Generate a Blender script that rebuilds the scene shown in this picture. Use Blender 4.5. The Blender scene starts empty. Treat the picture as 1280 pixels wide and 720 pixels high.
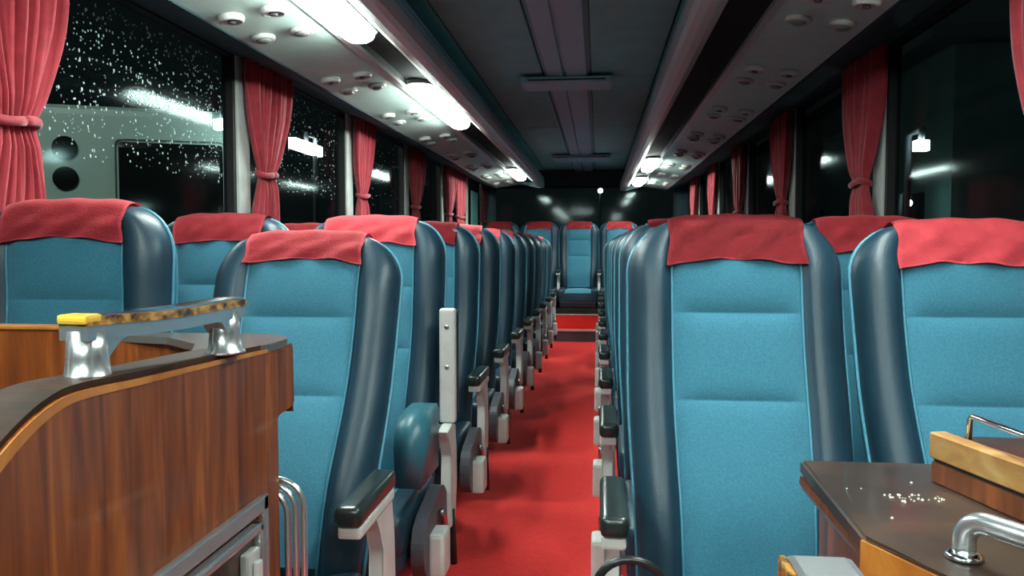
import bpy, bmesh, math, random
from mathutils import Vector, Matrix
random.seed(7)
PI = math.pi
SC = bpy.context.scene
COL = SC.collection
H = 1.10                                    # eye height above the aisle floor
XC = -0.18                                  # middle of the bus
# ------------------------------------------------------------------ camera
cam_d = bpy.data.cameras.new('camera'); cam = bpy.data.objects.new('camera', cam_d); COL.objects.link(cam)
cam_d.sensor_width = 36; cam_d.lens = 36*1000/1280; cam_d.clip_start = 0.02; cam_d.clip_end = 300
cam.location = (0, 0, H)
cam.rotation_euler = (math.radians(90-2.9767), 0, math.radians(6.0992))
SC.camera = cam
# ------------------------------------------------------------------ world, exposure
w = bpy.data.worlds.new('night'); SC.world = w; w.use_nodes = True
w.node_tree.nodes['Background'].inputs[0].default_value = (0.10, 0.16, 0.17, 1)
w.node_tree.nodes['Background'].inputs[1].default_value = 0.006
SC.view_settings.view_transform = 'Standard'; SC.view_settings.look = 'None'
SC.view_settings.gamma = 1; SC.view_settings.use_curve_mapping = False
SC.view_settings.exposure = 2.72
LAMP = 9.0                                 # strength of the bus's own ceiling lamps
# ------------------------------------------------------------------ materials
def mat(name, col, rough=.6, metal=0, spec=.5, emit=None, estr=0, coat=0, sheen=0):
    m = bpy.data.materials.new(name); m.use_nodes = True
    b = m.node_tree.nodes['Principled BSDF']
    b.inputs['Base Color'].default_value = (*col, 1); b.inputs['Roughness'].default_value = rough
    b.inputs['Metallic'].default_value = metal; b.inputs['Specular IOR Level'].default_value = spec
    b.inputs['Coat Weight'].default_value = coat; b.inputs['Sheen Weight'].default_value = sheen
    if emit: b.inputs['Emission Color'].default_value = (*emit, 1); b.inputs['Emission Strength'].default_value = estr
    return m
def nodes(m): return m.node_tree.nodes, m.node_tree.links, m.node_tree.nodes['Principled BSDF']
def mottled(m, c1, c2, scale=20, stretch=(1,1,1), detail=4, bump=0, bscale=None, lo=.3, hi=.7, coord='Object'):
    n, l, b = nodes(m)
    tc = n.new('ShaderNodeTexCoord'); mp = n.new('ShaderNodeMapping'); mp.inputs['Scale'].default_value = stretch
    nz = n.new('ShaderNodeTexNoise'); nz.inputs['Scale'].default_value = scale; nz.inputs['Detail'].default_value = detail
    cr = n.new('ShaderNodeValToRGB'); cr.color_ramp.elements[0].position = lo; cr.color_ramp.elements[1].position = hi
    cr.color_ramp.elements[0].color = (*c1, 1); cr.color_ramp.elements[1].color = (*c2, 1)
    l.new(tc.outputs[coord], mp.inputs[0]); l.new(mp.outputs[0], nz.inputs['Vector']); l.new(nz.outputs[0], cr.inputs[0])
    l.new(cr.outputs[0], b.inputs['Base Color'])
    if bump:
        n2 = n.new('ShaderNodeTexNoise'); n2.inputs['Scale'].default_value = bscale or scale
        bp = n.new('ShaderNodeBump'); bp.inputs['Strength'].default_value = bump; bp.inputs['Distance'].default_value = .004
        l.new(tc.outputs[coord], n2.inputs['Vector']); l.new(n2.outputs[0], bp.inputs['Height']); l.new(bp.outputs[0], b.inputs['Normal'])
    return m
def wood(name, dark, mid, light, stretch=(14,14,1.2), rough=.3, coat=.35):
    m = mat(name, mid, rough, coat=coat); n, l, b = nodes(m)
    tc = n.new('ShaderNodeTexCoord'); mp = n.new('ShaderNodeMapping'); mp.inputs['Scale'].default_value = stretch
    nz = n.new('ShaderNodeTexNoise'); nz.inputs['Scale'].default_value = 3.5; nz.inputs['Detail'].default_value = 6; nz.inputs['Distortion'].default_value = .8
    cr = n.new('ShaderNodeValToRGB'); e = cr.color_ramp.elements
    e[0].position = .3; e[0].color = (*dark, 1); e[1].position = .72; e[1].color = (*light, 1)
    k = e.new(.52); k.color = (*mid, 1)
    l.new(tc.outputs['Object'], mp.inputs[0]); l.new(mp.outputs[0], nz.inputs['Vector']); l.new(nz.outputs[0], cr.inputs[0]); l.new(cr.outputs[0], b.inputs['Base Color'])
    return m
M = {}
M['fabric'] = mottled(mat('seat_fabric', (.04,.21,.33), .85, sheen=.25), (.025,.150,.225), (.042,.205,.30), 220, bump=.25, bscale=500)
M['vinyl'] = mottled(mat('navy_vinyl', (.012,.05,.085), .42, spec=.55), (.007,.028,.048), (.012,.042,.070), 9, bump=.12, bscale=180)
M['shell'] = mottled(mat('teal_vinyl', (.03,.14,.19), .4, spec=.55), (.02,.10,.145), (.034,.15,.20), 6, bump=.1, bscale=150)
M['piping'] = mat('pale_blue_piping', (.06,.24,.34), .4)
M['red'] = mottled(mat('red_cover_cloth', (.5,.03,.05), .8, sheen=.12), (.42,.022,.034), (.54,.034,.05), 30, bump=.3, bscale=260)
M['curtain'] = mottled(mat('red_curtain_cloth', (.44,.015,.04), .75, sheen=.3), (.28,.013,.025), (.40,.022,.04), 25, bump=.2, bscale=220)
M['curtain_dark'] = mottled(mat('maroon_curtain_cloth', (.07,.01,.015), .8), (.05,.008,.012), (.09,.014,.02), 25)
M['teal_cloth'] = mat('teal_blind_cloth', (.08,.25,.24), .8)
M['carpet'] = mottled(mat('red_carpet', (.86,.03,.027), .95, sheen=.04), (.80,.024,.022), (.92,.034,.03), 60, bump=.5, bscale=420)
M['floor'] = mottled(mat('dark_floor', (.10,.13,.13), .6), (.08,.105,.105), (.12,.15,.15), 30)
M['ceiling'] = mottled(mat('grey_green_headliner', (.24,.62,.60), .9), (.22,.58,.56), (.26,.66,.64), 8, bump=.2, bscale=300)
M['rib'] = mat('grey_rib_plastic', (.32,.62,.72), .45)
M['seam'] = mat('dark_seam', (.01,.012,.012), .6)
M['rack'] = mottled(mat('rack_panel', (.58,.76,.70), .42), (.55,.72,.66), (.61,.79,.73), 14)
M['trough'] = mat('lamp_trough_plastic', (.018,.02,.018), .75, spec=.15)
M['alu'] = mat('brushed_aluminium', (.60,.62,.60), .33, metal=.45)
M['railalu'] = mat('pale_anodised_rail', (.72,.80,.77), .3, metal=.2, spec=.8)
M['silver'] = mat('satin_silver', (.60,.61,.63), .27, metal=.85)
M['chrome'] = mat('chrome', (.72,.73,.75), .12, metal=1)
M['steel'] = mat('satin_steel', (.55,.56,.58), .3, metal=1)
M['lamp'] = mat('lit_diffuser', (.9,.9,.9), .4, emit=(.86,1,.93), estr=LAMP)
M['lampoff'] = mat('unlit_diffuser', (.16,.165,.16), .35)
M['white'] = mottled(mat('off_white_plastic', (.55,.55,.53), .45), (.48,.48,.46), (.6,.6,.58), 12)
M['grey'] = mat('grey_plastic', (.075,.075,.09), .5)
M['black'] = mat('black_plastic', (.012,.013,.014), .32)
M['pad'] = mat('black_arm_pad', (.014,.022,.022), .28, spec=.6)
M['rubber'] = mat('black_rubber', (.008,.008,.008), .6)
M['pillar'] = mottled(mat('pillar_trim', (.5,.52,.5), .5), (.42,.44,.42), (.54,.56,.54), 10)
M['wall'] = mottled(mat('dark_teal_wall_cloth', (.02,.055,.07), .8), (.016,.045,.058), (.024,.062,.078), 12)
M['wood'] = wood('red_brown_veneer', (.10,.022,.006), (.20,.048,.011), (.33,.092,.018))
M['woodh'] = wood('dark_brown_top', (.018,.010,.007), (.035,.018,.012), (.07,.035,.02), (3,3,3), .36, .25)
M['woodo'] = wood('orange_edge_wood', (.33,.10,.015), (.46,.16,.025), (.6,.24,.04), (6,6,6))
M['woodl'] = wood('worn_light_edge', (.34,.15,.04), (.5,.25,.08), (.6,.36,.14), (5,5,9), .4, .2)
M['burl'] = mottled(mat('burl_inlay', (.3,.12,.03), .2, coat=.5), (.06,.02,.008), (.55,.27,.06), 70, detail=6, lo=.38, hi=.62)
M['gold'] = mat('yellow_end_cap', (.75,.45,.05), .3)
M['woodd'] = wood('dull_dark_edge', (.018,.008,.005), (.035,.015,.009), (.06,.028,.015), (4,4,4), .6, 0)
M['woodd'].node_tree.nodes['Principled BSDF'].inputs['Specular IOR Level'].default_value = .15
M['greytop'] = mat('grey_gloss_top', (.10,.095,.09), .2, spec=.6)
M['asphalt'] = mottled(mat('wet_asphalt', (.03,.03,.03), .4), (.02,.02,.02), (.04,.04,.04), 3)
M['bus'] = mat('pale_bus_paint', (.34,.42,.38), .45)
M['darkglass'] = mat('dark_window', (.005,.006,.006), .12)
M['plaster'] = mottled(mat('teal_plaster', (.05,.10,.095), .9), (.04,.08,.075), (.055,.11,.105), 2)
M['streetlamp'] = mat('street_light', (.9,.9,.9), .5, emit=(.75,1,.97), estr=14)
M['tube'] = mat('fluorescent_tube', (.9,.9,.9), .5, emit=(.93,1,.97), estr=9)
M['fillflood'] = mat('added_floodlight', (.9,.9,.9), .5, emit=(.85,1,.93), estr=62)  # for the added lamp that brightens the parked bus
M['bluelamp'] = mat('blue_white_light', (.9,.9,.9), .5, emit=(.72,.8,1), estr=30)
M['drop'] = mat('rain_drop', (.85,.9,.9), .15, spec=1)
M['crumb'] = mat('white_crumb', (.8,.75,.65), .7)
g = bpy.data.materials.new('window_glass'); g.use_nodes = True; n = g.node_tree.nodes; l = g.node_tree.links
n.remove(n['Principled BSDF']); tr = n.new('ShaderNodeBsdfTransparent'); tr.inputs[0].default_value = (.8,.86,.85,1)
gl = n.new('ShaderNodeBsdfGlossy'); gl.inputs['Roughness'].default_value = .07; gl.inputs[0].default_value = (.15,.17,.17,1); lw = n.new('ShaderNodeLayerWeight'); lw.inputs[0].default_value = .5; pw = n.new('ShaderNodeMath'); pw.operation = 'POWER'; pw.inputs[1].default_value = 5
l.new(lw.outputs['Facing'], pw.inputs[0]); fr = n.new('ShaderNodeMath'); fr.operation = 'MULTIPLY_ADD'; fr.inputs[1].default_value = .9; fr.inputs[2].default_value = .045; l.new(pw.outputs[0], fr.inputs[0])
mx = n.new('ShaderNodeMixShader'); l.new(fr.outputs[0], mx.inputs[0]); l.new(tr.outputs[0], mx.inputs[1]); l.new(gl.outputs[0], mx.inputs[2])
l.new(mx.outputs[0], n['Material Output'].inputs[0]); M['glass'] = g
# ------------------------------------------------------------------ helpers
def link(name, me, m=None, parent=None, loc=None, smooth=False):
    o = bpy.data.objects.new(name, me); COL.objects.link(o)
    if m is not None: me.materials.append(M[m] if isinstance(m, str) else m)
    if parent: o.parent = parent
    if loc: o.location = loc
    if smooth:
        for p in me.polygons: p.use_smooth = True
    return o
def obj(name, bm, m, parent=None, loc=None, smooth=False):
    bmesh.ops.recalc_face_normals(bm, faces=bm.faces)
    me = bpy.data.meshes.new(name); bm.to_mesh(me); bm.free()
    return link(name, me, m, parent, loc, smooth)
def tag(o, label=None, cat=None, group=None, kind=None):
    for k, v in (('label', label), ('category', cat), ('group', group), ('kind', kind)):
        if v: o[k] = v
    return o
def empty(name, loc=(0,0,0), label=None, cat=None, group=None):
    o = bpy.data.objects.new(name, None); COL.objects.link(o); o.location = loc; o.empty_display_size = .1
    return tag(o, label, cat, group)
def box(bm, x0, x1, y0, y1, z0, z1, bev=0, seg=2):
    r = bmesh.ops.create_cube(bm, size=1)
    bmesh.ops.transform(bm, verts=r['verts'], matrix=Matrix.Translation(((x0+x1)/2,(y0+y1)/2,(z0+z1)/2)) @ Matrix.Diagonal((x1-x0,y1-y0,z1-z0,1)))
    if bev:
        es = list({e for v in r['verts'] for e in v.link_edges})
        bmesh.ops.bevel(bm, geom=es, offset=bev, segments=seg, affect='EDGES', profile=.6)
    return bm
def Box(*a, **k): return box(bmesh.new(), *a, **k)
def prism(bm, pts, axis, a0, a1):
    """pts: 2-D outline; axis 'x': (y,z), 'y': (x,z), 'z': (x,y)"""
    f = {'x': lambda p, a: (a,p[0],p[1]), 'y': lambda p, a: (p[0],a,p[1]), 'z': lambda p, a: (p[0],p[1],a)}[axis]
    v0 = [bm.verts.new(f(p, a0)) for p in pts]; v1 = [bm.verts.new(f(p, a1)) for p in pts]
    n = len(pts)
    bm.faces.new(v0); bm.faces.new(v1[::-1])
    for i in range(n): bm.faces.new((v0[i], v1[i], v1[(i+1)%n], v0[(i+1)%n]))
    return bm
def tube(bm, pts, r, seg=10, caps=True):
    pts = [Vector(p) for p in pts]; rings = []; up = None
    for i, p in enumerate(pts):
        t = (pts[min(i+1,len(pts)-1)] - pts[max(i-1,0)]).normalized()
        if up is None: up = t.orthogonal().normalized()
        up = (up - t*up.dot(t)).normalized(); b = t.cross(up)
        rr = r[i] if isinstance(r, (list,tuple)) else r
        rings.append([bm.verts.new(p + (up*math.cos(2*PI*k/seg) + b*math.sin(2*PI*k/seg))*rr) for k in range(seg)])
    for a, c in zip(rings, rings[1:]):
        for k in range(seg): bm.faces.new((a[k], a[(k+1)%seg], c[(k+1)%seg], c[k]))
    if caps: bm.faces.new(rings[0][::-1]); bm.faces.new(rings[-1])
    return bm
def lathe(bm, prof, c=(0,0,0), seg=20, flip=1):
    """prof: (r, z) pairs"""
    rings = [[bm.verts.new((c[0]+r*math.cos(2*PI*k/seg), c[1]+r*math.sin(2*PI*k/seg), c[2]+z*flip)) for k in range(seg)] for r, z in prof]
    for a, b in zip(rings, rings[1:]):
        for k in range(seg): bm.faces.new((a[k], a[(k+1)%seg], b[(k+1)%seg], b[k]))
    bm.faces.new(rings[0][::-1]); bm.faces.new(rings[-1])
    return bm
def arc(c, r, a0, a1, n): return [(c[0]+r*math.cos(math.radians(a0+(a1-a0)*i/n)), c[1]+r*math.sin(math.radians(a0+(a1-a0)*i/n))) for i in range(n+1)]
def struct(name, bm, m, parent=None, smooth=False):
    o = obj(name, bm, m, parent, smooth=smooth)
    if not parent: o['kind'] = 'structure'
    return o
def ss(a, b, x):
    t = max(0, min(1, (x-a)/(b-a))); return t*t*(3-2*t)
ORD = ['front','second','third','fourth','fifth','sixth','seventh','eighth','ninth','tenth']
YF, YR = -1.3, 10.4                          # front and rear ends of the shell
XL, XR = -1.49, 1.13
RISER = 9.15; STEP = .14
CEIL = H+1.0
# ------------------------------------------------------------------ shell
fl = struct('floor', Box(XL-.05, XR+.05, YF, YR+.05, -.06, 0), 'floor')
rs = empty('rear_step', (XC, RISER, 0), 'raised rear step with red carpet tread at the end of the aisle', 'step')
obj('riser', Box(XL-XC, XR-XC, 0, .03, 0, STEP-.012), 'grey', rs)
obj('tread', Box(XL-XC, XR-XC, .03, .11, 0, STEP-.004), 'floor', rs)
obj('carpet_tread', Box(-.62, .22, .023, .10, STEP-.004, STEP+.008), 'carpet', rs)
obj('nosing', Box(XL-XC, XR-XC, -.012, .022, STEP-.014, STEP+.009, bev=.004), 'alu', rs)
tag(obj('aisle_carpet', Box(-.66, .13, .2, RISER-.001, .0005, .009), 'carpet'), 'bright red carpet runner along the aisle floor between the seats', 'carpet')
# walls: lower wall, window header, pillars
SILL, TOPW = H-.15, H+.80
for side, X, s in (('left', XL, -1), ('right', XR, 1)):
    a, b = sorted((X, X+s*.06))
    bm = Box(a, b, YF, YR, 0, SILL); box(bm, a, b, YF, YR, TOPW, CEIL+.12)
    struct('wall_'+side, bm, 'wall')
    a, b = sorted((X-s*.035, X))
    struct('baseboard_'+side, Box(a, b, YF, RISER-.002, 0, .12, bev=.008), 'grey')
    bm = Box(*sorted((X-s*.03, X+s*.0)), YF, YR, SILL-.02, SILL+.02, bev=.008); struct('trim_'+('1' if s<0 else '2'), bm, 'grey')
pill = [-.65+.0, .35+.0] if False else [1.80+1.45*k for k in range(-2, 6)]
wn = 0
for side, X, s in (('left', XL, -1), ('right', XR, 1)):
    for k, yp in enumerate([p+(.13 if s > 0 else 0) for p in pill]):
        a, b = sorted((X-s*.012, X+s*.05))
        struct('trim_%d' % (3+k+(8 if s>0 else 0)), Box(a, b, yp-.055, yp+.055, SILL+.02, TOPW, bev=.006), 'pillar')
    ed = [p+(.13 if s > 0 else 0) for p in pill] + [YR+.0]
    for k in range(len(ed)-1):
        wn += 1
        y0, y1 = ed[k]+.055, ed[k+1]-.055
        if k == len(ed)-2: y1 = YR-.02
        fr_ = bmesh.new(); a, b = sorted((X+s*.0, X+s*.045)); g_ = .022
        box(fr_, a, b, y0, y0+g_, SILL, TOPW); box(fr_, a, b, y1-g_, y1, SILL, TOPW)
        box(fr_, a, b, y0+g_, y1-g_, SILL, SILL+g_); box(fr_, a, b, y0+g_, y1-g_, TOPW-g_, TOPW)
        wo = struct('window_%d' % wn, fr_, 'rubber')
        xg = X+s*.03
        obj('pane', Box(*sorted((xg, xg+s*.006)), y0+g_, y1-g_, SILL+g_, TOPW-g_), 'glass', wo)
        if s < 0 and k in (2, 3, 4):          # rain on the outside of the first left windows
            dm = bmesh.new(); xo = xg-.0062; N = {2: 900, 3: 400, 4: 90}[k]
            for _ in range(N):
                yy = random.uniform(y0+.05, y1-.05) if k != 2 else y0+.05+(y1-y0-.1)*random.random()
                zz = H + .26 + .5*random.random()**.8
                if zz > TOPW-.03: continue
                r_ = random.choice((.0014,.002,.0026,.0034))
                q = bmesh.ops.create_icosphere(dm, subdivisions=1, radius=r_)
                bmesh.ops.transform(dm, verts=q['verts'], matrix=Matrix.Translation((xo, yy, zz)) @ Matrix.Diagonal((.8,1,random.choice((1,1.2,2)),1)))
            ro = obj('rain_drops', dm, 'drop', wo, smooth=True); ro['kind'] = 'stuff'
# rear wall with a wide back window
bm = Box(XL-.06, XR+.06, YR, YR+.06, 0, H-.05); box(bm, XL-.06, XR+.06, YR, YR+.06, H+.78, CEIL+.12)
box(bm, XL-.06, XL+.14, YR, YR+.06, H-.05, H+.78); box(bm, XR-.14, XR+.06, YR, YR+.06, H-.05, H+.78)
struct('wall_rear', bm, 'wall')
wn += 1; bm = bmesh.new(); x0, x1, z0, z1 = XL+.14, XR-.14, H-.05, H+.78
box(bm, x0, x0+.03, YR-.005, YR+.05, z0, z1); box(bm, x1-.03, x1, YR-.005, YR+.05, z0, z1); box(bm, x0+.03, x1-.03, YR-.005, YR+.05, z0, z0+.03); box(bm, x0+.03, x1-.03, YR-.005, YR+.05, z1-.03, z1)
wo = struct('window_%d' % wn, bm, 'rubber'); obj('pane', Box(x0+.03, x1-.03, YR+.02, YR+.026, z0+.03, z1-.03), 'glass', wo)
# front wall behind the camera with the windscreen
bm = Box(XL-.06, XR+.06, YF-.06, YF, 0, .8); box(bm, XL-.06, XR+.06, YF-.06, YF, H+.7, CEIL+.12)
struct('wall_front', bm, 'wall')
wn += 1; bm = Box(XL, XL+.05, YF-.05, YF, .8, H+.7); box(bm, XR-.05, XR, YF-.05, YF, .8, H+.7)
wo = struct('window_%d' % wn, bm, 'rubber'); obj('pane', Box(XL+.05, XR-.05, YF-.03, YF-.024, .8, H+.7), 'glass', wo)
# ceiling: flat middle with panels, sloping sides
prof = [(XL-.06, H+.84), (XL-.0, H+.86), (XC-.80, H+.95), (XC-.60, CEIL), (XC+.60, CEIL), (XC+.80, H+.95), (XR, H+.86), (XR+.06, H+.84), (XR+.06, CEIL+.14), (XL-.06, CEIL+.14)]
ce = struct('ceiling', prism(bmesh.new(), prof, 'y', YF-.06, YR+.06), 'seam')
yb = [YF, .9, 2.75, 4.75, 6.7, 8.7, YR-.02]
for i in range(len(yb)-1):
    for x0, x1 in ((XC-.505, XC-.14), (XC+.14, XC+.505)):
        obj('panel', Box(x0, x1, yb[i]+.005, yb[i+1]-.005, CEIL-.014, CEIL+.001, bev=.004, seg=1), 'ceiling', ce)
for s in (-1, 1):                            # sloping side panels beyond the seam
    q = [(XC+s*.515, CEIL-.014), (XC+s*.60, CEIL-.016), (XC+s*.80, H+.935), (XC+s*1.30, H+.845), (XC+s*1.30, H+.85), (XC+s*.80, H+.95), (XC+s*.60, CEIL), (XC+s*.515, CEIL)]
    obj('side_panel', prism(bmesh.new(), q, 'y', YF, YR-.01), 'ceiling', ce)
# centre rib: two rails with a dark slot
rb = struct('trim_19', prism(bmesh.new(), [(XC-.135,CEIL+.0),(XC-.11,CEIL-.028),(XC-.022,CEIL-.034),(XC-.018,CEIL-.012),(XC-.002,CEIL-.012),(XC+.002,CEIL-.034),(XC+.11,CEIL-.028),(XC+.135,CEIL+.0)], 'y', YF, YR-.02), 'rib')
for nm, y0, y1, wd in (('front', 4.60, 4.86, .25), ('rear', 8.55, 8.95, .30)):
    t = empty('ceiling_duct_cover', (XC, (y0+y1)/2, CEIL-.034), 'grey crosswise ceiling fitting over the centre rib, the one nearer the %s' % ('camera' if nm=='front' else 'rear window'), 'ceiling fitting')
    d = (y1-y0)/2
    obj('cover', Box(-wd, wd, -d, d, -.035, 0, bev=.01), 'rib', t)
    obj('vent_slot', Box(-wd+.03, wd-.03, -d-.001, -d+.004, -.024, -.016), 'seam', t)
    obj('end_cap', Box(-wd-.012, -wd+.012, -d+.01, d-.01, -.03, 0, bev=.004), 'rib', t)
    obj('end_cap', Box(wd-.012, wd+.012, -d+.01, d-.01, -.03, 0, bev=.004), 'rib', t)
# ------------------------------------------------------------------ luggage racks
def rack(s, side, yend):
    t = empty('luggage_rack', (XC, 0, H+.7), 'long overhead luggage rack with aluminium rail above the %s-hand seats' % side, 'luggage rack')
    def P(pts, nm, m, y0=YF+.01, y1=yend, sm=False):
        o = prism(bmesh.new(), [(s*u, z-.7) for u, z in pts], 'y', y0, y1); return obj(nm, o, m, t, smooth=sm)
    # service panel underside, sloping slightly
    P([(.73,.745),(1.03,.700),(1.045,.712),(1.03,.73),(.735,.772)], 'service_panel', 'rack')
    P([(.712,.738),(.738,.736),(.744,.748),(.738,.765),(.712,.765)], 'panel_edge', 'alu')
    # recessed lamp trough
    P([(.565,.735),(.578,.760),(.70,.770),(.712,.755),(.73,.772),(.73,.815),(.56,.815),(.548,.735)], 'lamp_trough', 'trough')
    # rail: rounded aluminium nose
    nose = [(.455,.765),(.452,.738),(.457,.715),(.472,.704),(.50,.702),(.53,.708),(.555,.724),(.565,.735),(.548,.742),(.52,.74),(.475,.765)]
    P(nose, 'rail', 'railalu')
    P([(.462,.768),(.474,.768),(.474,.80),(.462,.80)], 'rail_lip', 'rib')
    # valance towards the window
    P([(1.03,.695),(1.045,.695),(1.26,.775),(1.308,.785),(1.308,.80),(1.25,.79),(1.04,.715)], 'valance', 'wall')
    # shelf floor above and end cap
    P([(.47,.815),(1.10,.80),(1.10,.815),(.47,.83)], 'shelf', 'rib')
    P([(.455,.70),(.53,.695),(.73,.745),(1.03,.70),(1.30,.785),(1.30,.86),(.60,.86),(.462,.83)], 'end_cap', 'rib', yend, yend+.02)
    return t
rack(-1, 'left', 9.55); rack(1, 'right', 10.15)
def ceiling_lamp(s, y0, y1, on, label):
    t = empty('ceiling_lamp', (XC+s*.645, (y0+y1)/2, H+.757), label, 'lamp', None)
    hl = (y1-y0)/2
    def stad(wd, ln, n=8):
        return [(math.cos(a)*wd, (ln-wd)*(1 if math.sin(a)>=0 else -1)+math.sin(a)*wd) for a in [2*PI*(i+.5)/(4*n) for i in range(4*n)]]
    bm = prism(bmesh.new(), stad(.060, hl+.03), 'z', -.012, .008); obj('housing', bm, 'lampoff', t)
    bm = bmesh.new(); rings = []
    for wd, dz in ((.056,-.012),(.056,-.028),(.050,-.040),(.036,-.049),(.018,-.053)):
        rings.append([bm.verts.new((x, y, dz)) for x, y in stad(wd, hl-.05+wd)])
    for a, b in zip(rings, rings[1:]):
        for i in range(len(a)): bm.faces.new((a[i], a[(i+1)%len(a)], b[(i+1)%len(a)], b[i]))
    bm.faces.new(rings[0]); bm.faces.new(rings[-1][::-1])
    obj('diffuser', bm, 'lamp' if on else 'lampoff', t, smooth=True)
    return t
for s_, lamps in ((-1, [(-.5,.65,'lit lamp in the left rack above the wooden cabinet'),(1.66,2.78,'brightest lit lamp in the left rack, cut by the top of the photo'),
                        (3.66,4.84,'lit oblong lamp, middle one of the left rack'),(7.75,8.65,'small lit lamp near the far end of the left rack')]),
                  (1, [(-1.2,0,'lit lamp in the right rack over the front steps behind the camera'),(.95,1.85,'lit lamp in the right rack above the dark counter'),
                       (6.95,7.8,'nearer of the two lit lamps at the end of the right rack'),(8.85,9.6,'farther of the two lit lamps at the end of the right rack')])):
    for y0, y1, lb in lamps: ceiling_lamp(s_, y0, y1, 1, lb)
dl = empty('added_dome_light', (XC-.25, -.85, CEIL-.015), 'large unseen dome light added behind the camera to brighten the front seats', 'lamp')  # unseen light added behind the camera to brighten the seats
obj('housing', Box(-.26,.26,-.16,.16,-.02,0,bev=.008), 'white', dl); obj('diffuser', Box(-.24,.24,-.14,.14,-.055,-.021,bev=.02,seg=3), 'lamp', dl)
# reading-light and air-vent units under the racks
def vent_unit(bm_parts, s, y, label, off):
    t = empty('overhead_service_unit', (XC+s*.885, y, H+.7215), label, 'air vents', 'reading light and vent units under the %s rack' % ('left' if s<0 else 'right'))
    slope = s*.045/.30
    for j, dy in enumerate((-.12, .12)):
        for dx in (-.068, .068):
            for nm, me, m in bm_parts[j]:
                o = bpy.data.objects.new(nm, me); COL.objects.link(o); o.parent = t if nm in ('air_vent','reading_light') else last
                if o.parent is t: o.location = (dx, dy, -slope*dx)
                if nm in ('air_vent','reading_light'): last = o; o.rotation_euler = (0, math.atan(slope), 0)
    return t
def mesh_of(bm, m):
    bmesh.ops.recalc_face_normals(bm, faces=bm.faces); me = bpy.data.meshes.new('m'); bm.to_mesh(me); bm.free(); me.materials.append(M[m])
    for p in me.polygons: p.use_smooth = True
    return me
vp = [[('air_vent', mesh_of(lathe(bmesh.new(), [(.040,0),(.042,-.008),(.038,-.018),(.030,-.021),(.026,-.016),(.012,-.016)]), 'white'), 0), ('nozzle', mesh_of(lathe(bmesh.new(), [(.012,-.014),(.012,-.022),(.006,-.024)], seg=12), 'grey'), 0)],
      [('reading_light', mesh_of(lathe(bmesh.new(), [(.040,0),(.042,-.007),(.037,-.014),(.028,-.014)]), 'white'), 0), ('lens', mesh_of(lathe(bmesh.new(), [(.027,-.012),(.022,-.02),(.010,-.023)], seg=14), 'lampoff'), 0)]]
for s, ys in ((-1, [1.60+.93*k for k in range(9)]), (1, [1.62+.95*k for k in range(9)])):
    for k, y in enumerate(ys):
        vent_unit(vp, s, y, 'four round vents and reading lights under the %s rack, %s from the front' % ('left' if s<0 else 'right', ORD[k].replace('front','first')), 0)
# ------------------------------------------------------------------ curtains
def curtain(X, s, yp, label, m='curtain', top=.42, waist=.13, bot=.27, tie=.31, mid=.12, bottom=.0, open_=0, group=None):
    t = empty('curtain', (X-s*.038, yp, SILL), label, 'curtain', group or 'window curtains on the %s' % ('left' if s<0 else 'right'))
    rows, cols = 44, 64; vs = []; fs = []
    z0, z1 = bottom, H+.775-SILL; zt = H+tie-SILL; ph = random.random()*6; nf = 7
    for i in range(rows+1):
        z = z0+(z1-z0)*i/rows
        if z > zt: u = (z-zt)/(z1-zt); wd = waist+(top-waist)*(1-(1-min(1,u*1.15))**1.7); cy = mid+(top/2+.0-mid)*ss(0,1,u)
        else: u = (zt-z)/(zt-z0); wd = waist+(bot-waist)*(1-(1-u)**1.8); cy = mid+(bot/2-.02-mid)*ss(0,1,u)
        amp = .016+.012*min(1, abs(z-zt)/.25)
        for j in range(cols+1):
            q = j/cols
            fold = math.sin(2*PI*nf*q+ph+.5*math.sin(3*z+ph))+.35*math.sin(2*PI*nf*2.3*q+ph*2+z*4)
            pinch = 1+.006*math.sin(40*q)
            y = cy+(q-.5)*wd+.006*math.sin(9*z+6*q+ph)
            x = -s*(amp*fold*.8+ .012)*1.0 - (0 if abs(z-zt) > .05 else 0)
            if abs(z-zt) < .06: x *= .6+.4*abs(z-zt)/.06
            vs.append((x, y*pinch, z))
    for i in range(rows):
        for j in range(cols):
            a = i*(cols+1)+j; fs.append((a, a+1, a+cols+2, a+cols+1))
    me = bpy.data.meshes.new('drape'); me.from_pydata(vs, [], fs); o = link('drape', me, m, t, smooth=True)
    md = o.modifiers.new('thickness', 'SOLIDIFY'); md.thickness = .003
    bm = bmesh.new(); n_ = 20; ring = []
    for i in range(n_):
        a = 2*PI*i/n_; ring.append((-s*.010+.028*math.cos(a), mid+(waist/2+.008)*math.sin(a), zt+.006*math.sin(a*2)))
    tube(bm, ring+[ring[0]], .013, 8); obj('tieback', bm, m, t, smooth=True)
    bm = Box(*sorted((-s*.035, s*.012)), .0, top+.02, z1-.004, z1+.012, bev=.003); obj('header_tape', bm, m, t)
    return t
pn = ['beside','front','second','third','fourth','fifth','sixth','seventh']
for s, side, X in ((-1,'left',XL), (1,'right',XR)):
    ys = [1.80+1.45*k for k in range(0, 6)]
    for k, y in enumerate(ys):
        nm = ['nearest the camera','second from the camera','third from the camera','fourth from the camera','fifth from the camera','sixth from the camera'][k]
        if s < 0 and k == 5: continue
        tp = .42 if s < 0 else .44
        curtain(X, s, y+((-.02 if k else -.10) if s<0 else -.0)+(.03 if k==0 and s>0 else 0), 'red pleated curtain tied at the waist by the %s windows, %s' % (side, nm),
                top=tp if not (s<0 and k==0) else .34, mid=.16 if s<0 else .22, tie=.31 if s<0 else .26, waist=.14)
curtain(XL, -1, 8.15, 'extra red curtain hanging straighter between the rear left windows', top=.55, waist=.4, bot=.45, mid=.25)
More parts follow.
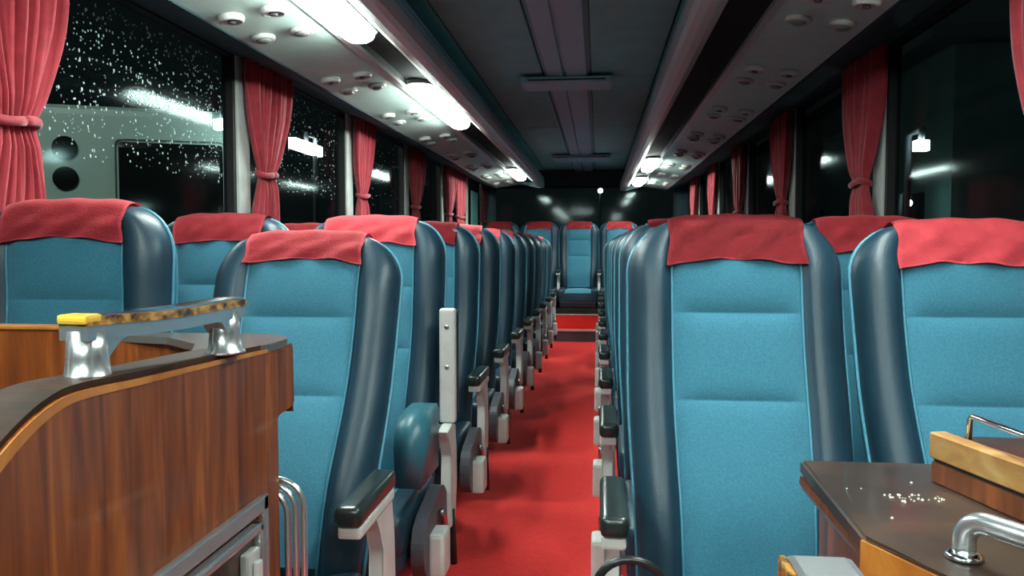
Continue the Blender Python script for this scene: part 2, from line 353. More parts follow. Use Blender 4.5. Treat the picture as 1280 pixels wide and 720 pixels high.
curtain(XL+.02, -1, 9.72, 'dark maroon curtain at the rear left corner of the bus', m='curtain_dark', top=.5, waist=.36, bot=.4, mid=.24)
bl = empty('window_blind', (XL+.03, 9.2, SILL), 'teal blind hanging in the last left window beside the maroon curtain', 'blind')
obj('cloth', Box(-.004,.004,0,.5,0,.80,bev=.002), 'teal_cloth', bl); obj('bottom_bar', Box(-.01,.01,0,.5,-.015,.01,bev=.004), 'grey', bl)
for s, side, X in ((-1,'left',XL), (1,'right',XR)):
    t = empty('curtain_rail', (X-s*.05, 0, H+.787), 'slim curtain rail above the %s-hand windows' % side, 'curtain rail')
    obj('track', Box(-.008,.008,.0,YR-.1,-.006,.004), 'alu', t)
    for k in range(7): obj('bracket', Box(-.014,.014, .5+1.45*k,.54+1.45*k,-.002,.012), 'white', t)
# ------------------------------------------------------------------ coach seats
L = .82; W = .236
def halfw(l):
    w = .218+(W-.218)*ss(0,.45,l)
    r = .125
    if l > L-r: w = (w-r)+r*math.sqrt(max(0, 1-((l-(L-r))/r)**2))
    return w
def thick(l): return .105-.035*ss(.3,.8,l)
def spine(l): return -.022*math.exp(-((l-.17)/.13)**2)+.010*math.exp(-((l-.48)/.12)**2)-.012*ss(.58,.72,l)
def fronty(a, l):                            # front surface depth at relative half width a
    d = -.026*ss(.60,.68,a)
    d *= (1-.35*ss(.6,.8,l))
    if a > .76: q = (a-.76)/.24; d = d+(.040-d)*(1-math.sqrt(max(0,1-q*q)))
    return d+spine(l)
def section(l, back=False):
    w = halfw(l); t = thick(l); pts = []
    A = [i/20 for i in range(-20,21)]; A = [math.copysign(1-(1-abs(a))**1.35, a) for a in A]
    for a in A: pts.append((a*w, fronty(abs(a), l)))
    for a in (.985,.95,.88,.75,.5,.25,0,-.25,-.5,-.75,-.88,-.95,-.985):
        q = max(0,(abs(a)-.72)/.28); pts.append((a*w, spine(l)*.4+.035+(t-.035)*math.sqrt(max(0,1-q*q))))
    cap = .04
    if l > L-cap:
        k = math.sqrt(max(0.02, 1-((l-(L-cap))/cap)**2)); ym = .03
        pts = [(x, ym+(y-ym)*k) for x, y in pts]
    return pts
LS = [0,.04,.09,.14,.19,.24,.29,.34,.39,.44,.49,.54,.58,.62,.65,.68,.70,.72,.735,.75,.765,.78,.79,.80,.808,.814,.818,.82]
def backrest_bm(which):
    bm = bmesh.new(); rings = []
    for l in LS:
        p = section(l)
        rings.append([bm.verts.new((x, y, l)) for x, y in p])
    n = len(rings[0])
    for a, b in zip(rings, rings[1:]):
        for k in range(n):
            bm.faces.new((a[k], a[(k+1)%n], b[(k+1)%n], b[k]))
    bm.faces.new(rings[0]); bm.faces.new(rings[-1])
    return bm
def backrest_meshes():
    # navy front bolsters and teal rear shell share one outline: split the loft
    out = {}
    bm = backrest_bm('all'); bmesh.ops.recalc_face_normals(bm, faces=bm.faces)
    me = bpy.data.meshes.new('backrest'); bm.to_mesh(me); bm.free(); me.materials.append(M['vinyl'])
    for p in me.polygons: p.use_smooth = True
    out['backrest'] = me
    # rear shell: slightly proud cover over back half
    bm = bmesh.new(); rings = []
    for l in LS[1:]:
        w = halfw(l)+.004; t = thick(l)+.006; k = 1
        if l > L-.04: k = math.sqrt(max(.02, 1-((l-(L-.04))/.04)**2))
        r = []
        for a in (1,.99,.955,.88,.75,.5,.25,0,-.25,-.5,-.75,-.88,-.955,-.99,-1):
            q = max(0,(abs(a)-.72)/.28); y = spine(l)*.4+.042+(t-.042)*math.sqrt(max(0,1-q*q)); r.append((a*w, .03+(y-.03)*k))
        r = [(r[0][0]-.006, r[0][1])]+r+[(r[-1][0]+.006, r[-1][1])]
        rings.append([bm.verts.new((x, y, l+(.004 if l>L-.02 else 0))) for x, y in r])
    for a, b in zip(rings, rings[1:]):
        for k in range(len(a)-1): bm.faces.new((a[k], a[k+1], b[k+1], b[k]))
    me = mesh_of(bm, 'shell'); out['rear_shell'] = me
    # piping where shell meets bolster, and beside the panel
    bm = bmesh.new(); path = [(-(halfw(l)+.002), .040+spine(l)*.4 if l < L-.04 else .036, l) for l in LS]
    path += [((halfw(l)+.002), .040+spine(l)*.4 if l < L-.04 else .036, l) for l in LS[::-1]]
    tube(bm, path, .0042, 6); out['rim_piping'] = mesh_of(bm, 'piping')
    bm = bmesh.new()
    for sg in (-1, 1): tube(bm, [(sg*.598*halfw(min(l,.66)), fronty(.598, l)-.004, l) for l in LS[:20]], .0032, 6)
    out['panel_piping'] = mesh_of(bm, 'piping')
    # fabric panel with creases
    bm = bmesh.new(); cr = [0,.40,.595,.80]
    ls = sorted(set([round(.02+.76*i/76, 4) for i in range(77)]+[.397,.40,.403,.592,.595,.598]))
    grid = []
    for l in ls:
        k = max(i for i in range(3) if cr[i] <= l+1e-6); a, b = cr[k], cr[k+1]; e = min(l-a if k else 1, b-l)
        puff = .015*(1-math.exp(-max(0,e)/.022))
        row = []
        for i in range(25):
            u = -1+2*i/24; x = u*.590*halfw(min(l,.66))
            y = fronty(abs(u)*.55, l)-.002-puff*(1-abs(u)**5)
            row.append(bm.verts.new((x, y, l)))
        grid.append(row)
    for a, b in zip(grid, grid[1:]):
        for i in range(24): bm.faces.new((a[i], a[i+1], b[i+1], b[i]))
    out['fabric_panel'] = mesh_of(bm, 'fabric')
    return out
def cover_mesh(seed, hw=.150, drop=.125):
    rnd = random.Random(seed); ph = rnd.random()*6; bm = bmesh.new(); grid = []
    t = thick(L)
    NU = 28
    def top_at(x):
        return L
    path = []
    for i in range(15): path.append(('f', L-drop+(drop-.028)*i/14))
    for i in range(1, 12): path.append(('a', PI*i/12))
    for i in range(9): path.append(('b', L-.03-.10*i/8))
    for kd, v in path:
        row = []
        for j in range(NU+1):
            u = -1+2*j/NU; flare = 1.0
            if kd == 'f':
                l = v; k_ = (L-v)/drop
                if k_ > .8: l += .0028*math.sin(4*u+ph)*(k_-.8)/.2+.0012*math.sin(11*u+ph*2)*(k_-.8)/.2
                y = fronty(min(.59,abs(u)*.55), l)-.021-.004*(k_)*(1+math.sin(7*u+ph+3*k_))-.0025*math.sin(3*u*PI+ph+9*k_)
                q = max(0,(l-(L-.055))/.027); y += .006*min(1,q)
                z = l
                x = u*(hw+.004*math.sin(ph+6*k_))
            elif kd == 'a':
                yf = fronty(0, L-.028)-.015; yb = t+.010; cy = (yf+yb)/2; ry = (yb-yf)/2
                y = cy-ry*math.cos(v); z = L-.028+(.042)*math.sin(v)**.8+.0015*math.sin(9*u+ph)
                x = u*hw
            else:
                y = thick(v)+.010+.002*math.sin(8*u+ph); z = v; x = u*hw
            z -= .010*(abs(u)**3)*(1 if kd!='b' else .5)
            row.append(bm.verts.new((x, y, z)))
        grid.append(row)
    for a, b in zip(grid, grid[1:]):
        for i in range(NU): bm.faces.new((a[i], a[i+1], b[i+1], b[i]))
    bmesh.ops.solidify(bm, geom=bm.faces[:], thickness=.0025)
    return mesh_of(bm, 'red')
BM = backrest_meshes(); COV = [cover_mesh(i, drop=(.088 if i < 5 else .113)) for i in range(10)]
def cushion_meshes():
    bm = Box(-.230,.230,-.40,.03,.245,.385,bev=.035,seg=3)
    for sx in (-1,1): box(bm, *sorted((sx*.150, sx*.233)), -.405,.02,.30,.412,bev=.030,seg=3)
    a = mesh_of(bm, 'vinyl')
    bm = bmesh.new(); g = []
    for i in range(17):
        y = -.405+.41*i/16; r = []
        for j in range(13):
            u = -1+2*j/12; z = .392+.016*(1-abs(u)**4)*(1-abs(2*i/16-1)**6)
            if i == 0: z -= .03
            r.append(bm.verts.new((u*.152, y-(.004 if i==0 else 0), z)))
        g.append(r)
    for p, q in zip(g, g[1:]):
        for i in range(12): bm.faces.new((p[i], p[i+1], q[i+1], q[i]))
    b = mesh_of(bm, 'fabric')
    base = Box(-.215,.215,-.40,.04,.19,.262,bev=.012); c = mesh_of(base, 'black')
    for p in c.polygons: p.use_smooth = False
    return a, b, c
CU, CF, CB = cushion_meshes()
def flat(bm, m):
    me = mesh_of(bm, m)
    for p in me.polygons: p.use_smooth = False
    return me
LEG = flat(prism(bmesh.new(), [(-.30,.20),(-.25,.20),(-.12,.02),(-.02,.02),(-.02,.0),(-.36,.0),(-.36,.02),(-.24,.02)], 'x', -.016, .016), 'steel')
RAIL = flat(Box(-.24,.24,-.05,-.01,.14,.20,bev=.004), 'steel')
# armrest (pivot near the hinge), local axes: forward = -y
pad = bmesh.new(); box(pad, -.026,.026,-.225,.04,.150,.190,bev=.015,seg=3); PAD = mesh_of(pad, 'pad')
PADF = flat(Box(-.022,.022,-.215,.03,.128,.152,bev=.006), 'white')
bk = prism(bmesh.new(), [(-.10,.135),(-.02,.145),(.035,.13),(.05,.05),(.06,-.06),(.03,-.20),(-.045,-.20),(-.05,-.08),(-.035,.04),(-.06,.09)], 'x', -.015, .015)
bmesh.ops.bevel(bk, geom=bk.edges[:], offset=.003, segments=1, affect='EDGES'); BRK = flat(bk, 'white')
UPB = bmesh.new(); box(UPB, -.024,.024,-.022,.012,.13,.475,bev=.009,seg=3); UPB = flat(UPB, 'white')
UPP = mesh_of(Box(-.025,.025,.010,.05,.15,.47,bev=.014,seg=3), 'pad')
BOLT = mesh_of(lathe(bmesh.new(), [(.007,0),(.007,.003),(.004,.0045)], seg=10), 'steel')
cov = prism(bmesh.new(), arc((-.02,0), .115, -90, 90, 22)+arc((-.16,0), .085, 90, 270, 18), 'x', -.018, .018)
bmesh.ops.bevel(cov, geom=[e for e in cov.edges if abs(e.verts[0].co.x-e.verts[1].co.x)<1e-6], offset=.0025, segments=1, affect='EDGES'); SCOV = flat(cov, 'grey')
FB = flat(Box(-.024,.024,-.045,.045,-.07,.05,bev=.012), 'white')
FBK = mesh_of(tube(bmesh.new(), [(0,-.01,.06),(0,.03,.03),(0,.05,-.03),(0,.03,-.07)], .009, 8), 'steel')
LEV = mesh_of(tube(bmesh.new(), [(0,0,.05),(0,.01,0),(.002,.012,-.06),(.002,.006,-.12)], [.009,.008,.010,.013], 8), 'black')
SBOL = mesh_of(prism(bmesh.new(), [(-.19,-.06),(-.20,.05),(-.18,.10),(-.12,.125),(.02,.125),(.05,.10),(.04,-.06)], 'x', -.035, .035), 'shell')
def part(name, me, parent, loc=(0,0,0), rot=None):
    o = bpy.data.objects.new(name, me); COL.objects.link(o); o.parent = parent; o.location = loc
    if rot: o.rotation_euler = rot
    return o
seatn = 0
def seat(x, y, z, recline, side, label, group, arm='down', seed=0, leg=True, scale=1):
    """side: +1 / -1 armrest on that x side, 0 none"""
    t = empty('coach_seat', (x, y, z), label, 'seat', group)
    b = part('backrest', BM['backrest'], t, (0,0,.39), (-math.radians(recline),0,0))
    for nm in ('fabric_panel','rear_shell','rim_piping','panel_piping'): part(nm, BM[nm], b)
    part('headrest_cover', COV[seed % 5 + (5 if 'right' in group else 0)], b)
    c = part('seat_cushion', CU, t); part('fabric_top', CF, c)
    part('base', CB, t)
    if leg:
        for sx in (-.16,.16): part('leg', LEG, t, (sx,0,0))
        part('crossbar', RAIL, t)
    for sd in ((side,) if side in (-1,1) else ((-1,1) if side == 2 else ())):
        ax = sd*(.277 if side != 2 else .243)
        if arm == 'down':
            p = part('armrest', BRK, t, (ax, -.02, .44)); part('arm_pad', PAD, p, (-sd*.002,0,0)); part('pad_base', PADF, p)
        elif arm == 'up':
            p = part('armrest', UPB, t, (ax, 0, .44)); part('arm_pad', UPP, p)
            for q in (.42,.30): part('bolt', BOLT, p, (0,-.021,q), (PI/2,0,0))
            part('arm_bracket', BRK, t, (ax, .0, .44)).scale = (1,1,.9)
            part('side_bolster', SBOL, t, (sd*.235, -.16, .53))
        if side != 2:
            c2 = part('side_cover', SCOV, t, (sd*.262, -.12, .30))
            f = part('footrest_bracket', FB, c2, (sd*.035, -.13, -.02)); part('pedal_arm', FBK, c2, (sd*.030, -.06, .0))
            part('recline_lever', LEV, t, (sd*.29, -.02, .26))
    return t
LAx, LWx, RAx, RWx = -.722, -1.212, .308, .812
R0, P = 1.62, .74
recl = {('LA',0):25,('LW',0):8.5,('RA',0):19,('RW',0):21,('LA',1):12,('LW',1):9.5,('RA',1):15,('RW',1):14}
desc = {('LA',0):'reclined blue coach seat behind the wooden cabinet, aisle side of the left front row',
        ('LW',0):'upright blue coach seat by the left window, nearest the camera with wide red cover',
        ('RA',0):'large blue coach seat in the right front row, beside the aisle and dark counter',
        ('RW',0):'blue coach seat by the right window, partly hidden behind the dark wooden counter',
        ('LA',1):'blue aisle seat with its white armrest folded up, second row on the left'}
for r in range(10):
    for key, x, sd in (('LW',LWx,0),('LA',LAx,1),('RA',RAx,-1),('RW',RWx,0)):
        rc = recl.get((key,r), random.Random(r*7+ord(key[1])+ord(key[0])).uniform(8.5,13))
        if key[0] == 'R' and r >= 2: rc = 14+random.Random(r*3).uniform(-1,1.5)
        lb = desc.get((key,r)) or 'blue coach seat with red headrest cover, %s side of the %s row on the %s' % ('aisle' if key[1]=='A' else 'window', ORD[r], 'left' if key[0]=='L' else 'right')
        gp = 'coach seats in the %s-hand rows' % ('left' if key[0]=='L' else 'right')
        seat(x, R0+P*r, 0, rc, sd, lb, gp, 'up' if (key,r)==('LA',1) else 'down', seed=r*3+ord(key[1])+ord(key[0]))
for i, x in enumerate([-1.20,-.71,-.225,.26,.77]):
    lb = ['blue rear bench seat in the far left corner','blue rear bench seat just left of the middle one','blue seat facing straight down the aisle, middle of the rear row','blue rear bench seat just right of the middle one','blue rear bench seat in the far right corner'][i]
    seat(x, 9.70, STEP+.055, 8, 2 if i == 2 else 0, lb, 'seats of the rear row', seed=i, leg=False)
pl = empty('seat_plinth', (XC, 9.26, STEP), 'low carpeted plinth with black top under the rear row of seats', 'plinth')
obj('carpet_front', Box(-1.26, 1.26, 0, .02, 0, .165), 'carpet', pl); obj('nosing', Box(-1.26,1.26,-.008,.022,.165,.176,bev=.003), 'alu', pl)
obj('base', Box(-1.26, 1.26, .022, 1.10, -.002+.004, .24, bev=.006), 'black', pl)
# ------------------------------------------------------------------ left cabinet
def rel(p): return [(a, b+H) for a, b in p]
XF = -.47
cab = empty('wooden_cabinet', (-.73, .8, 0), 'red-brown wooden cabinet with curved orange-edged side, in the left foreground', 'cabinet')
O = Vector((-.73,.8,0))
def cpart(nm, bm, m, root, o=O, smooth=False):
    bmesh.ops.translate(bm, verts=bm.verts, vec=-o); return obj(nm, bm, m, root, smooth=smooth)
topc = [(.35,-.62),(.37,-.46),(.41,-.345),(.46,-.265),(.515,-.208),(.57,-.170),(.605,-.150),(.64,-.137),(.68,-.132),(.78,-.136),(.94,-.141),(1.10,-.147),(1.185,-.150),(1.194,-.160)]
def smooth_path(p, n=4):
    o = []
    for i in range(len(p)-1):
        a, b, c, d = p[max(i-1,0)], p[i], p[i+1], p[min(i+2,len(p)-1)]
        for k in range(n):
            t = k/n; o.append(tuple(.5*(2*b[j]+(c[j]-a[j])*t+(2*a[j]-5*b[j]+4*c[j]-d[j])*t*t+(3*b[j]-a[j]-3*c[j]+d[j])*t**3) for j in (0,1)))
    return o+[p[-1]]
topc = smooth_path(topc[:13])+[topc[13]]
side = topc+[(1.196,-.240),(1.190,-.247),(1.137,-.251),(1.131,-.257),(1.131,-H+.002),(.35,-H+.002)]
cpart('side_panel', prism(bmesh.new(), rel(side), 'x', XF-.028, XF), 'wood', cab)
bm = bmesh.new()                              # orange edge band following the curve
path = [Vector(p) for p in topc[:47]]; ins = []; wd0 = .017
for i, p in enumerate(path):
    tA = (path[min(i+1,len(path)-1)]-path[max(i-1,0)]).normalized(); nn = Vector((tA.y,-tA.x)); ins.append(p+nn*wd0*(1-.75*i/len(path)))
prism(bm, rel([tuple(p) for p in path]+[tuple(p) for p in ins[::-1]]), 'x', XF, XF+.0015); cpart('edge_band', bm, 'woodo', cab)
# top rail and rounded corner slab
rp = topc[8:46]; bm = bmesh.new()               # capping strip that follows the curved top edge
prism(bm, rel([(p[0], p[1]+.0005) for p in rp]+[(p[0]+.002, p[1]+.0065) for p in rp[::-1]]), 'x', -.528, XF-.003); cpart('top_rail', bm, 'woodd', cab)
ro = [(-.529,.90),(XF+.003,1.10),(XF+.003,1.15)]+arc((XF-.077,1.15), .08, 0, 90, 8)+[(-.76,1.23),(-.76,1.19),(-.66,1.165),(-.575,1.09),(-.529,.99)]
bm = prism(bmesh.new(), ro, 'z', H-.151, H-.140); cpart('corner_top', bm, 'greytop', cab)
cpart('corner_block', prism(bmesh.new(), [(XF-.03,1.197),(XF-.002,1.197)]+arc((XF-.076,1.15), .074, 40, 90, 5)+[(-.78,1.224),(-.78,1.197)], 'z', H-.258, H-.151), 'wood', cab)
cpart('back_panel', Box(-1.02, -.765, 1.197, 1.222, .36, H-.134), 'wood', cab)
cpart('back_panel', Box(-.761, XF-.032, 1.187, 1.196, .36, H-.151), 'wood', cab)
cpart('edge_cap', Box(-1.02, -.765, 1.192, 1.228, H-.134, H-.128, bev=.002), 'woodo', cab)
cpart('desk_surface', Box(-1.02, XF-.029, .42, 1.186, H-.262, H-.242), 'woodh', cab)
cpart('outer_panel', Box(-1.05, -1.021, .42, 1.222, .0, H-.15), 'wood', cab)
cpart('end_panel', Box(-1.02, XF-.029, 1.09, 1.13, .002, H-.265), 'wood', cab)
cpart('front_panel', Box(-1.02, XF-.029, .40, .42, .002, H-.50), 'wood', cab)
# chrome-framed flap on the side
fr2 = bmesh.new(); y0, y1, z1, z0 = .52, 1.072, H-.348, H-.80
for a, b, c, d in ((y0,y1,z1-.022,z1),(y0,y1,z0,z0+.022),(y0,y0+.018,z0,z1),(y1-.018,y1,z0,z1)): box(fr2, XF, XF+.010, a, b, c, d, bev=.003)
fl_ = cpart('flap_frame', fr2, 'silver', cab)
fr3 = bmesh.new(); y0, y1, z1, z0 = .55, 1.040, H-.378, H-.77
for a, b, c, d in ((y0,y1,z1-.012,z1),(y0,y1,z0,z0+.012),(y0,y0+.012,z0,z1),(y1-.012,y1,z0,z1)): box(fr3, XF, XF+.016, a, b, c, d, bev=.003)
cpart('inner_frame', fr3, 'silver', cab)
cpart('flap', Box(XF, XF+.005, .563, 1.027, H-.757, H-.391), 'woodh', cab)
lt = cpart('latch', Box(XF+.005, XF+.018, 0.985, 1.022, H-.50, H-.405, bev=.004), 'alu', cab); cpart('latch_grip', Box(XF+.0185, XF+.026, 0.996, 1.012, H-.488, H-.418, bev=.003), 'white', cab)
# bent tube guard at the cabinet end
for i in range(3):
    x = XF+.008+.0115*i; y = 1.143+.003*i; zt = H-.352-.006*(2-i)
    pts = [(x-.11, y, zt)]+[(x-.04+.04*math.sin(a), y, zt-.04+.04*math.cos(a)) for a in [PI/2*j/6 for j in range(7)]]+[(x, y, .25)]
    cpart('guard_bar', tube(bmesh.new(), pts, .005, 10), 'silver', cab, smooth=True)
# grab handle with burl inlay
def grab_handle(loc, label, length=.33, rot=0):
    t = empty('grab_handle', loc, label, 'handle', None); t.rotation_euler = (0,0,rot); t.scale = (1,1,.9)
    for y, k in ((.006, 1), (length-.006, -1)):   # oval legs
        bm = lathe(bmesh.new(), [(.024,0),(.0235,.003),(.0195,.006),(.0175,.03),(.0165,.060)], (0,0,0), 28)
        for v in bm.verts: v.co.y = v.co.y*1.25+y+k*.006
        obj('post', bm, 'silver', t, smooth=True)
    n_ = 14
    def bar(x0, x1, zt, zb, m, nm, ya=-.006, yb=length+.012):
        bm = bmesh.new(); rows = []
        for i in range(n_+1):
            y = ya+(yb-ya)*i/n_; q = i/n_; bow = -.014*(1-math.cos(2*PI*min(1,max(0,q))))*.12
            rows.append([bm.verts.new(p) for p in ((x0,y,zb+bow),(x1,y,zb+bow),(x1,y,zt+bow),(x0,y,zt+bow))])
        for a, b in zip(rows, rows[1:]):
            for k in range(4): bm.faces.new((a[k], a[(k+1)%4], b[(k+1)%4], b[k]))
        bm.faces.new(rows[0]); bm.faces.new(rows[-1]); obj(nm, bm, m, t)
    bar(-.016,.016,.068,.050,'silver','bar')
    bar(-.0165,.0175,.0755,.0655,'burl','burl_inlay')
    bar(-.014,.013,.0785,.0750,'chrome','top_strip')
    for y in (-.0, length-.0):
        obj('bracket', prism(bmesh.new(), [(y,.03),(y,.052),(y+.065,.052),(y+.043,.046),(y+.026,.030)] if y < .1 else [(y-.06,.052),(y,.052),(y,.03),(y-.026,.03),(y-.04,.046)], 'x', -.0145,.0145), 'silver', t)
    obj('end_cap', Box(-.0165,.0178,-.0095,.014,.0675,.0785,bev=.004), 'gold', t)
    return t
grab_handle((-.504,.728,H-.1365), 'chrome grab handle with burl inlay standing on the left wooden cabinet', .262, math.radians(-6.7))
# ------------------------------------------------------------------ right counter
co = empty('wooden_counter', (.55, .8, 0), 'dark glossy wooden counter in the right foreground with crumbs on top', 'counter'); O2 = Vector((.55,.8,0))
ZC = H-.30
out = [(.286,1.150),(.275,.85),(.312,.768),(.40,.585),(.47,.33),(1.11,.33),(1.11,1.150)]
bm = prism(bmesh.new(), out, 'z', ZC-.022, ZC)
bmesh.ops.bevel(bm, geom=[e for e in bm.edges if e.calc_length() > .03 and abs(e.verts[0].co.z-e.verts[1].co.z)<1e-6], offset=.004, segments=2, affect='EDGES')
cpart('counter_top', bm, 'woodh', co, O2)
q = [(.276+.001,.839),(.305,.755),(.40,.56),(.47,.30),(.474,.304),(.404,.562),(.309,.757),(.281,.84)]
bm = prism(bmesh.new(), [(.2725,.848),(.3095,.766),(.3975,.582),(.467,.33),(.473,.33),(.403,.585),(.315,.770),(.278,.852)], 'z', ZC-.040, ZC-.004); cpart('edge_band', bm, 'woodo', co, O2)
bm = bmesh.new()                              # ogee moulding under the aisle edge
og = [(.284,-.022),(.283,-.032),(.288,-.042),(.300,-.052),(.310,-.064),(.33,-.064),(.33,-.022)]
prism(bm, [(a, ZC+b) for a, b in og], 'y', .85, 1.144); cpart('moulding', bm, 'wood', co, O2)
cpart('aisle_panel', prism(bmesh.new(), [(.310,1.137),(.300,.85),(.335,.768),(.42,.585),(.50,.33),(.53,.33),(.45,.60),(.365,.78),(.33,.86),(.335,1.137)], 'z', .002, ZC-.023), 'wood', co, O2)
cpart('rear_panel', Box(.337, 1.11, 1.117, 1.137, .002, ZC-.023), 'wood', co, O2)
bx = empty('raised_box', (.75, .75, ZC), 'wooden box unit with worn light edge standing on the dark counter', 'box'); O3 = Vector((.75,.75,ZC))
A, B = Vector((.426,1.06)), Vector((.560,.50)); dv = (B-A).normalized(); nv = Vector((-dv.y, dv.x)); nv = nv if nv.x > 0 else -nv
def quad(a, b, t): return [tuple(a), tuple(b), tuple(b+nv*t), tuple(a+nv*t)]
bm = prism(bmesh.new(), quad(A, B, .02), 'z', ZC+.001, ZC+.026); cpart('side_panel', bm, 'wood', bx, O3)
bm = prism(bmesh.new(), quad(A+nv*.003, B+nv*.003, .016), 'z', ZC+.026, ZC+.031); cpart('shadow_gap', bm, 'seam', bx, O3)
bm = prism(bmesh.new(), quad(A-nv*.003-dv*.003, B-nv*.003, .022), 'z', ZC+.031, ZC+.064)
bmesh.ops.bevel(bm, geom=bm.edges[:], offset=.002, segments=1, affect='EDGES'); cpart('light_edge', bm, 'woodl', bx, O3)
cpart('top', prism(bmesh.new(), [tuple(A+nv*.019), tuple(B+nv*.019), (1.08,.50), (1.08,1.06)], 'z', ZC+.035, ZC+.058), 'woodh', bx, O3)
cpart('back_side', Box(.452, 1.08, 1.042, 1.059, ZC+.001, ZC+.034), 'wood', bx, O3)
rl = empty('thin_rail', (.47,.95,ZC+.058), 'thin chrome gallery rail on top of the raised wooden box', 'rail'); O4 = Vector((.47,.95,ZC+.058))
p0 = Vector((.457,1.03)); p1 = Vector((.505,.60)); dv = (p1-p0).normalized()
bm = tube(bmesh.new(), [(p0.x,p0.y,ZC+.060),(p0.x,p0.y,ZC+.086),(p0.x+dv.x*.003,p0.y+dv.y*.003,ZC+.090),(p0.x+dv.x*.008,p0.y+dv.y*.008,ZC+.092),(p1.x,p1.y,ZC+.092)], .0034, 10); cpart('bar', bm, 'chrome', rl, O4, True)
bm = tube(bmesh.new(), [(p1.x,p1.y,ZC+.060),(p1.x,p1.y,ZC+.092)], .0034, 10); cpart('post', bm, 'chrome', rl, O4, True)
# thick bent tube rail on the counter
tr_ = empty('tube_rail', (.352,.797,ZC), 'thick bent chrome tube rail rising from the right counter', 'rail'); O5 = Vector((.352,.797,ZC))
bend = [(.352,.797,ZC+.001),(.352,.797,ZC+.018)]+[(.352+(.022-.022*math.cos(a))*.55, .797-(.022-.022*math.cos(a))*.83, ZC+.018+.022*math.sin(a)) for a in [PI/2*j/7 for j in range(1,8)]]+[(.352+.55*.20,.797-.83*.20,ZC+.038)]
cpart('tube', tube(bmesh.new(), bend, .0105, 16), 'silver', tr_, O5, True)
ex, ey = .352+.55*.20, .797-.83*.20
cpart('end_post', tube(bmesh.new(), [(ex-.004,ey+.006,ZC+.038),(ex,ey,ZC+.034),(ex+.002,ey-.003,ZC+.001)], .0105, 14), 'silver', tr_, O5, True)
cpart('base_ring', lathe(bmesh.new(), [(.017,0),(.017,.003),(.0125,.006)], (.352,.797,ZC+.001), 18), 'chrome', tr_, O5, True)
# chrome bracket with gold edge on the counter's aisle side
cb = empty('chrome_bracket', (.24,.76,H-.33), 'chrome bracket with gold edge fixed low on the counter side, bottom of the photo', 'bracket'); O6 = Vector((.24,.76,H-.33))
cpart('plate', Box(.180,.243,.70,.782,H-.322,H-.295,bev=.008), 'silver', cb, O6); cpart('gold_edge', Box(.172,.1795,.70,.772,H-.328,H-.293,bev=.003), 'burl', cb, O6)
cpart('arm', Box(.2435,.298,.71,.765,H-.345,H-.320,bev=.004), 'silver', cb, O6)
for i in range(34):                           # spilled crumbs
    pass
bm = bmesh.new()
for i in range(40):
    u = random.random(); r_ = random.uniform(.0008,.0018)
    x, y = (.345+.075*u+random.gauss(0,.004), .985+random.gauss(0,.010)) if i > 4 else (random.uniform(.30,.40), random.uniform(.9,1.05))
    if x > .415: continue
    q = bmesh.ops.create_icosphere(bm, subdivisions=1, radius=r_ if i != 1 else .0017); bmesh.ops.translate(bm, verts=q['verts'], vec=(x,y,ZC+r_*.8))
o = obj('crumbs', bm, 'crumb', None); tag(o, 'pale crumbs scattered on the dark counter top', 'crumbs', kind='stuff')
# black bag on the right front seat, only its handle shows
bg = empty('black_bag', (.12,1.40,.40), 'small black bag with looped handle on the right front seat', 'bag'); O7 = Vector((.12,1.40,.40))
cpart('body', Box(.0,.28,1.30,1.42,.415,.50,bev=.02,seg=3), 'rubber', bg, O7, True)
cpart('handle', tube(bmesh.new(), [(-.004+.125*(1-math.cos(a))/2*1.0, 1.33-.0*a, .49+.085*math.sin(a)**.7) for a in [PI*j/16 for j in range(17)]], .0075, 8), 'black', bg, O7, True)
# ------------------------------------------------------------------ outside, seen through the glass
tag(obj('street', Box(-40,40,-20,80,-1.1,-1.0), 'asphalt'), kind='structure'); bpy.data.objects['street'].name = 'ground'
# pale bus parked on the left, its back towards us
nb = empty('parked_bus', (-5.6,9.3,-1.0), 'pale grey-green bus parked outside the first left window', 'bus'); nb.rotation_euler = (0,0,math.radians(24))
obj('body', Box(-1.35,1.2,0,7,.35,3.80,bev=.12,seg=3), 'bus', nb)
obj('rear_window', Box(-.24,1.02,-.02,.05,1.95,3.40,bev=.10,seg=3), 'darkglass', nb)
for z in (2.92,2.56):
    o = obj('round_lamp', lathe(bmesh.new(), [(.14,0),(.14,.03),(.11,.045)], seg=24), 'darkglass', nb, (-.78,-.001,z+.35)); o.rotation_euler = (PI/2,0,0)
obj('bumper', Box(-1.3,1.15,-.12,.05,.35,.7,bev=.04), 'grey', nb)
for x in (-1.05,.9):
    o = obj('wheel', lathe(bmesh.new(), [(.3,-.14),(.48,-.12),(.5,0),(.48,.12),(.3,.14)], seg=24), 'rubber', nb, (x,1.6,.5)); o.rotation_euler = (0,PI/2,0)
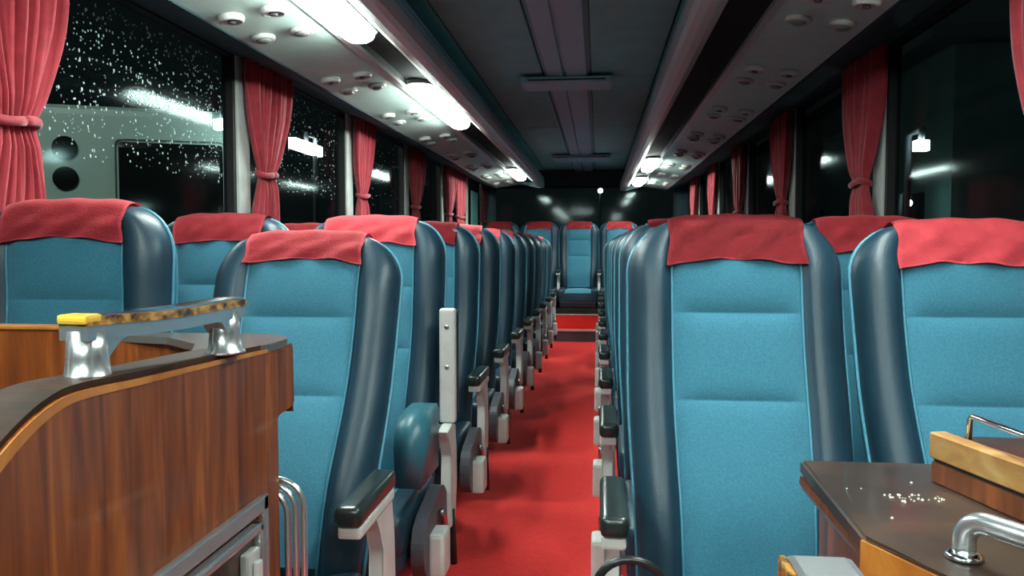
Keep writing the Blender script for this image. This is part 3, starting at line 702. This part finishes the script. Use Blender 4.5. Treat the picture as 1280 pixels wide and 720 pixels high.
def lampost(x, y, z, label, m, r=.12, name='street_lamp', bar=None):
    t = empty(name, (x,y,-1), label, 'lamp')
    if bar: obj('lamp_head', Box(-bar[0],bar[0],-bar[1],bar[1],z+1-bar[2],z+1+bar[2],bev=.01), m, t)
    else:
        bm = bmesh.new(); bmesh.ops.create_icosphere(bm, subdivisions=2, radius=r); bmesh.ops.translate(bm, verts=bm.verts, vec=(0,0,z+1)); obj('lamp_head', bm, m, t, smooth=True)
    top = z+1+(bar[2] if bar else r)
    obj('pole', tube(bmesh.new(), [(.0,.35,0),(.0,.35,top+.1),(0,.0,top+.12),(0,0,top-.02)], .035, 8), 'grey', t, smooth=True)
    return t
lampost(-4.35,9.0,H+1.42, 'small bluish glowing box standing in for a lamp reflection in the first left window', 'streetlamp', bar=(.10,.04,.06))  # glowing box outside imitates a lamp's reflection in the pane
lampost(-4.0,10.75,H+1.36, 'long white tube lamp outside the second left window', 'tube', bar=(.05,.52,.07))
lampost(3.42,9.0,H+1.07, 'square white lamp outside the nearest right window', 'streetlamp', bar=(.07,.05,.055))
lampost(4.85,13.2,H+.68, 'small round distant lamp low outside the nearest right window', 'streetlamp', r=.055)
lampost(9.8,30,H+3.4, 'tiny distant lamp outside the second right window', 'streetlamp', r=.08)
lampost(-5.6,20,H+1.9, 'tiny distant lamp outside the third left window', 'streetlamp', r=.05)
lampost(.12,40,H+2.75, 'bluish white lamp seen far off through the rear window', 'bluelamp', r=.11)
lampost(-5.2,4.2,H+3.6, 'unseen lamp added outside the left windows to light the parked bus', 'fillflood', bar=(.28,.16,.05))  # out-of-view lamp added to brighten the back of the parked bus
bd = empty('roadside_building', (9,16,-1), 'dim teal-plastered building beside the road outside the right windows', 'building')
obj('wall', Box(-3.6,6,-3,12,0,5.2), 'plaster', bd); obj('roof', Box(-4.1,6.3,-3.4,12.3,5.2,5.4), 'grey', bd)
for k in range(4):
    f = obj('window', Box(-3.66,-3.59,-2+3*k,-.7+3*k,1.6,3.0), 'darkglass', bd); obj('window_frame', Box(-3.68,-3.6,-2.06+3*k,-.64+3*k,1.5,1.6), 'grey', f)
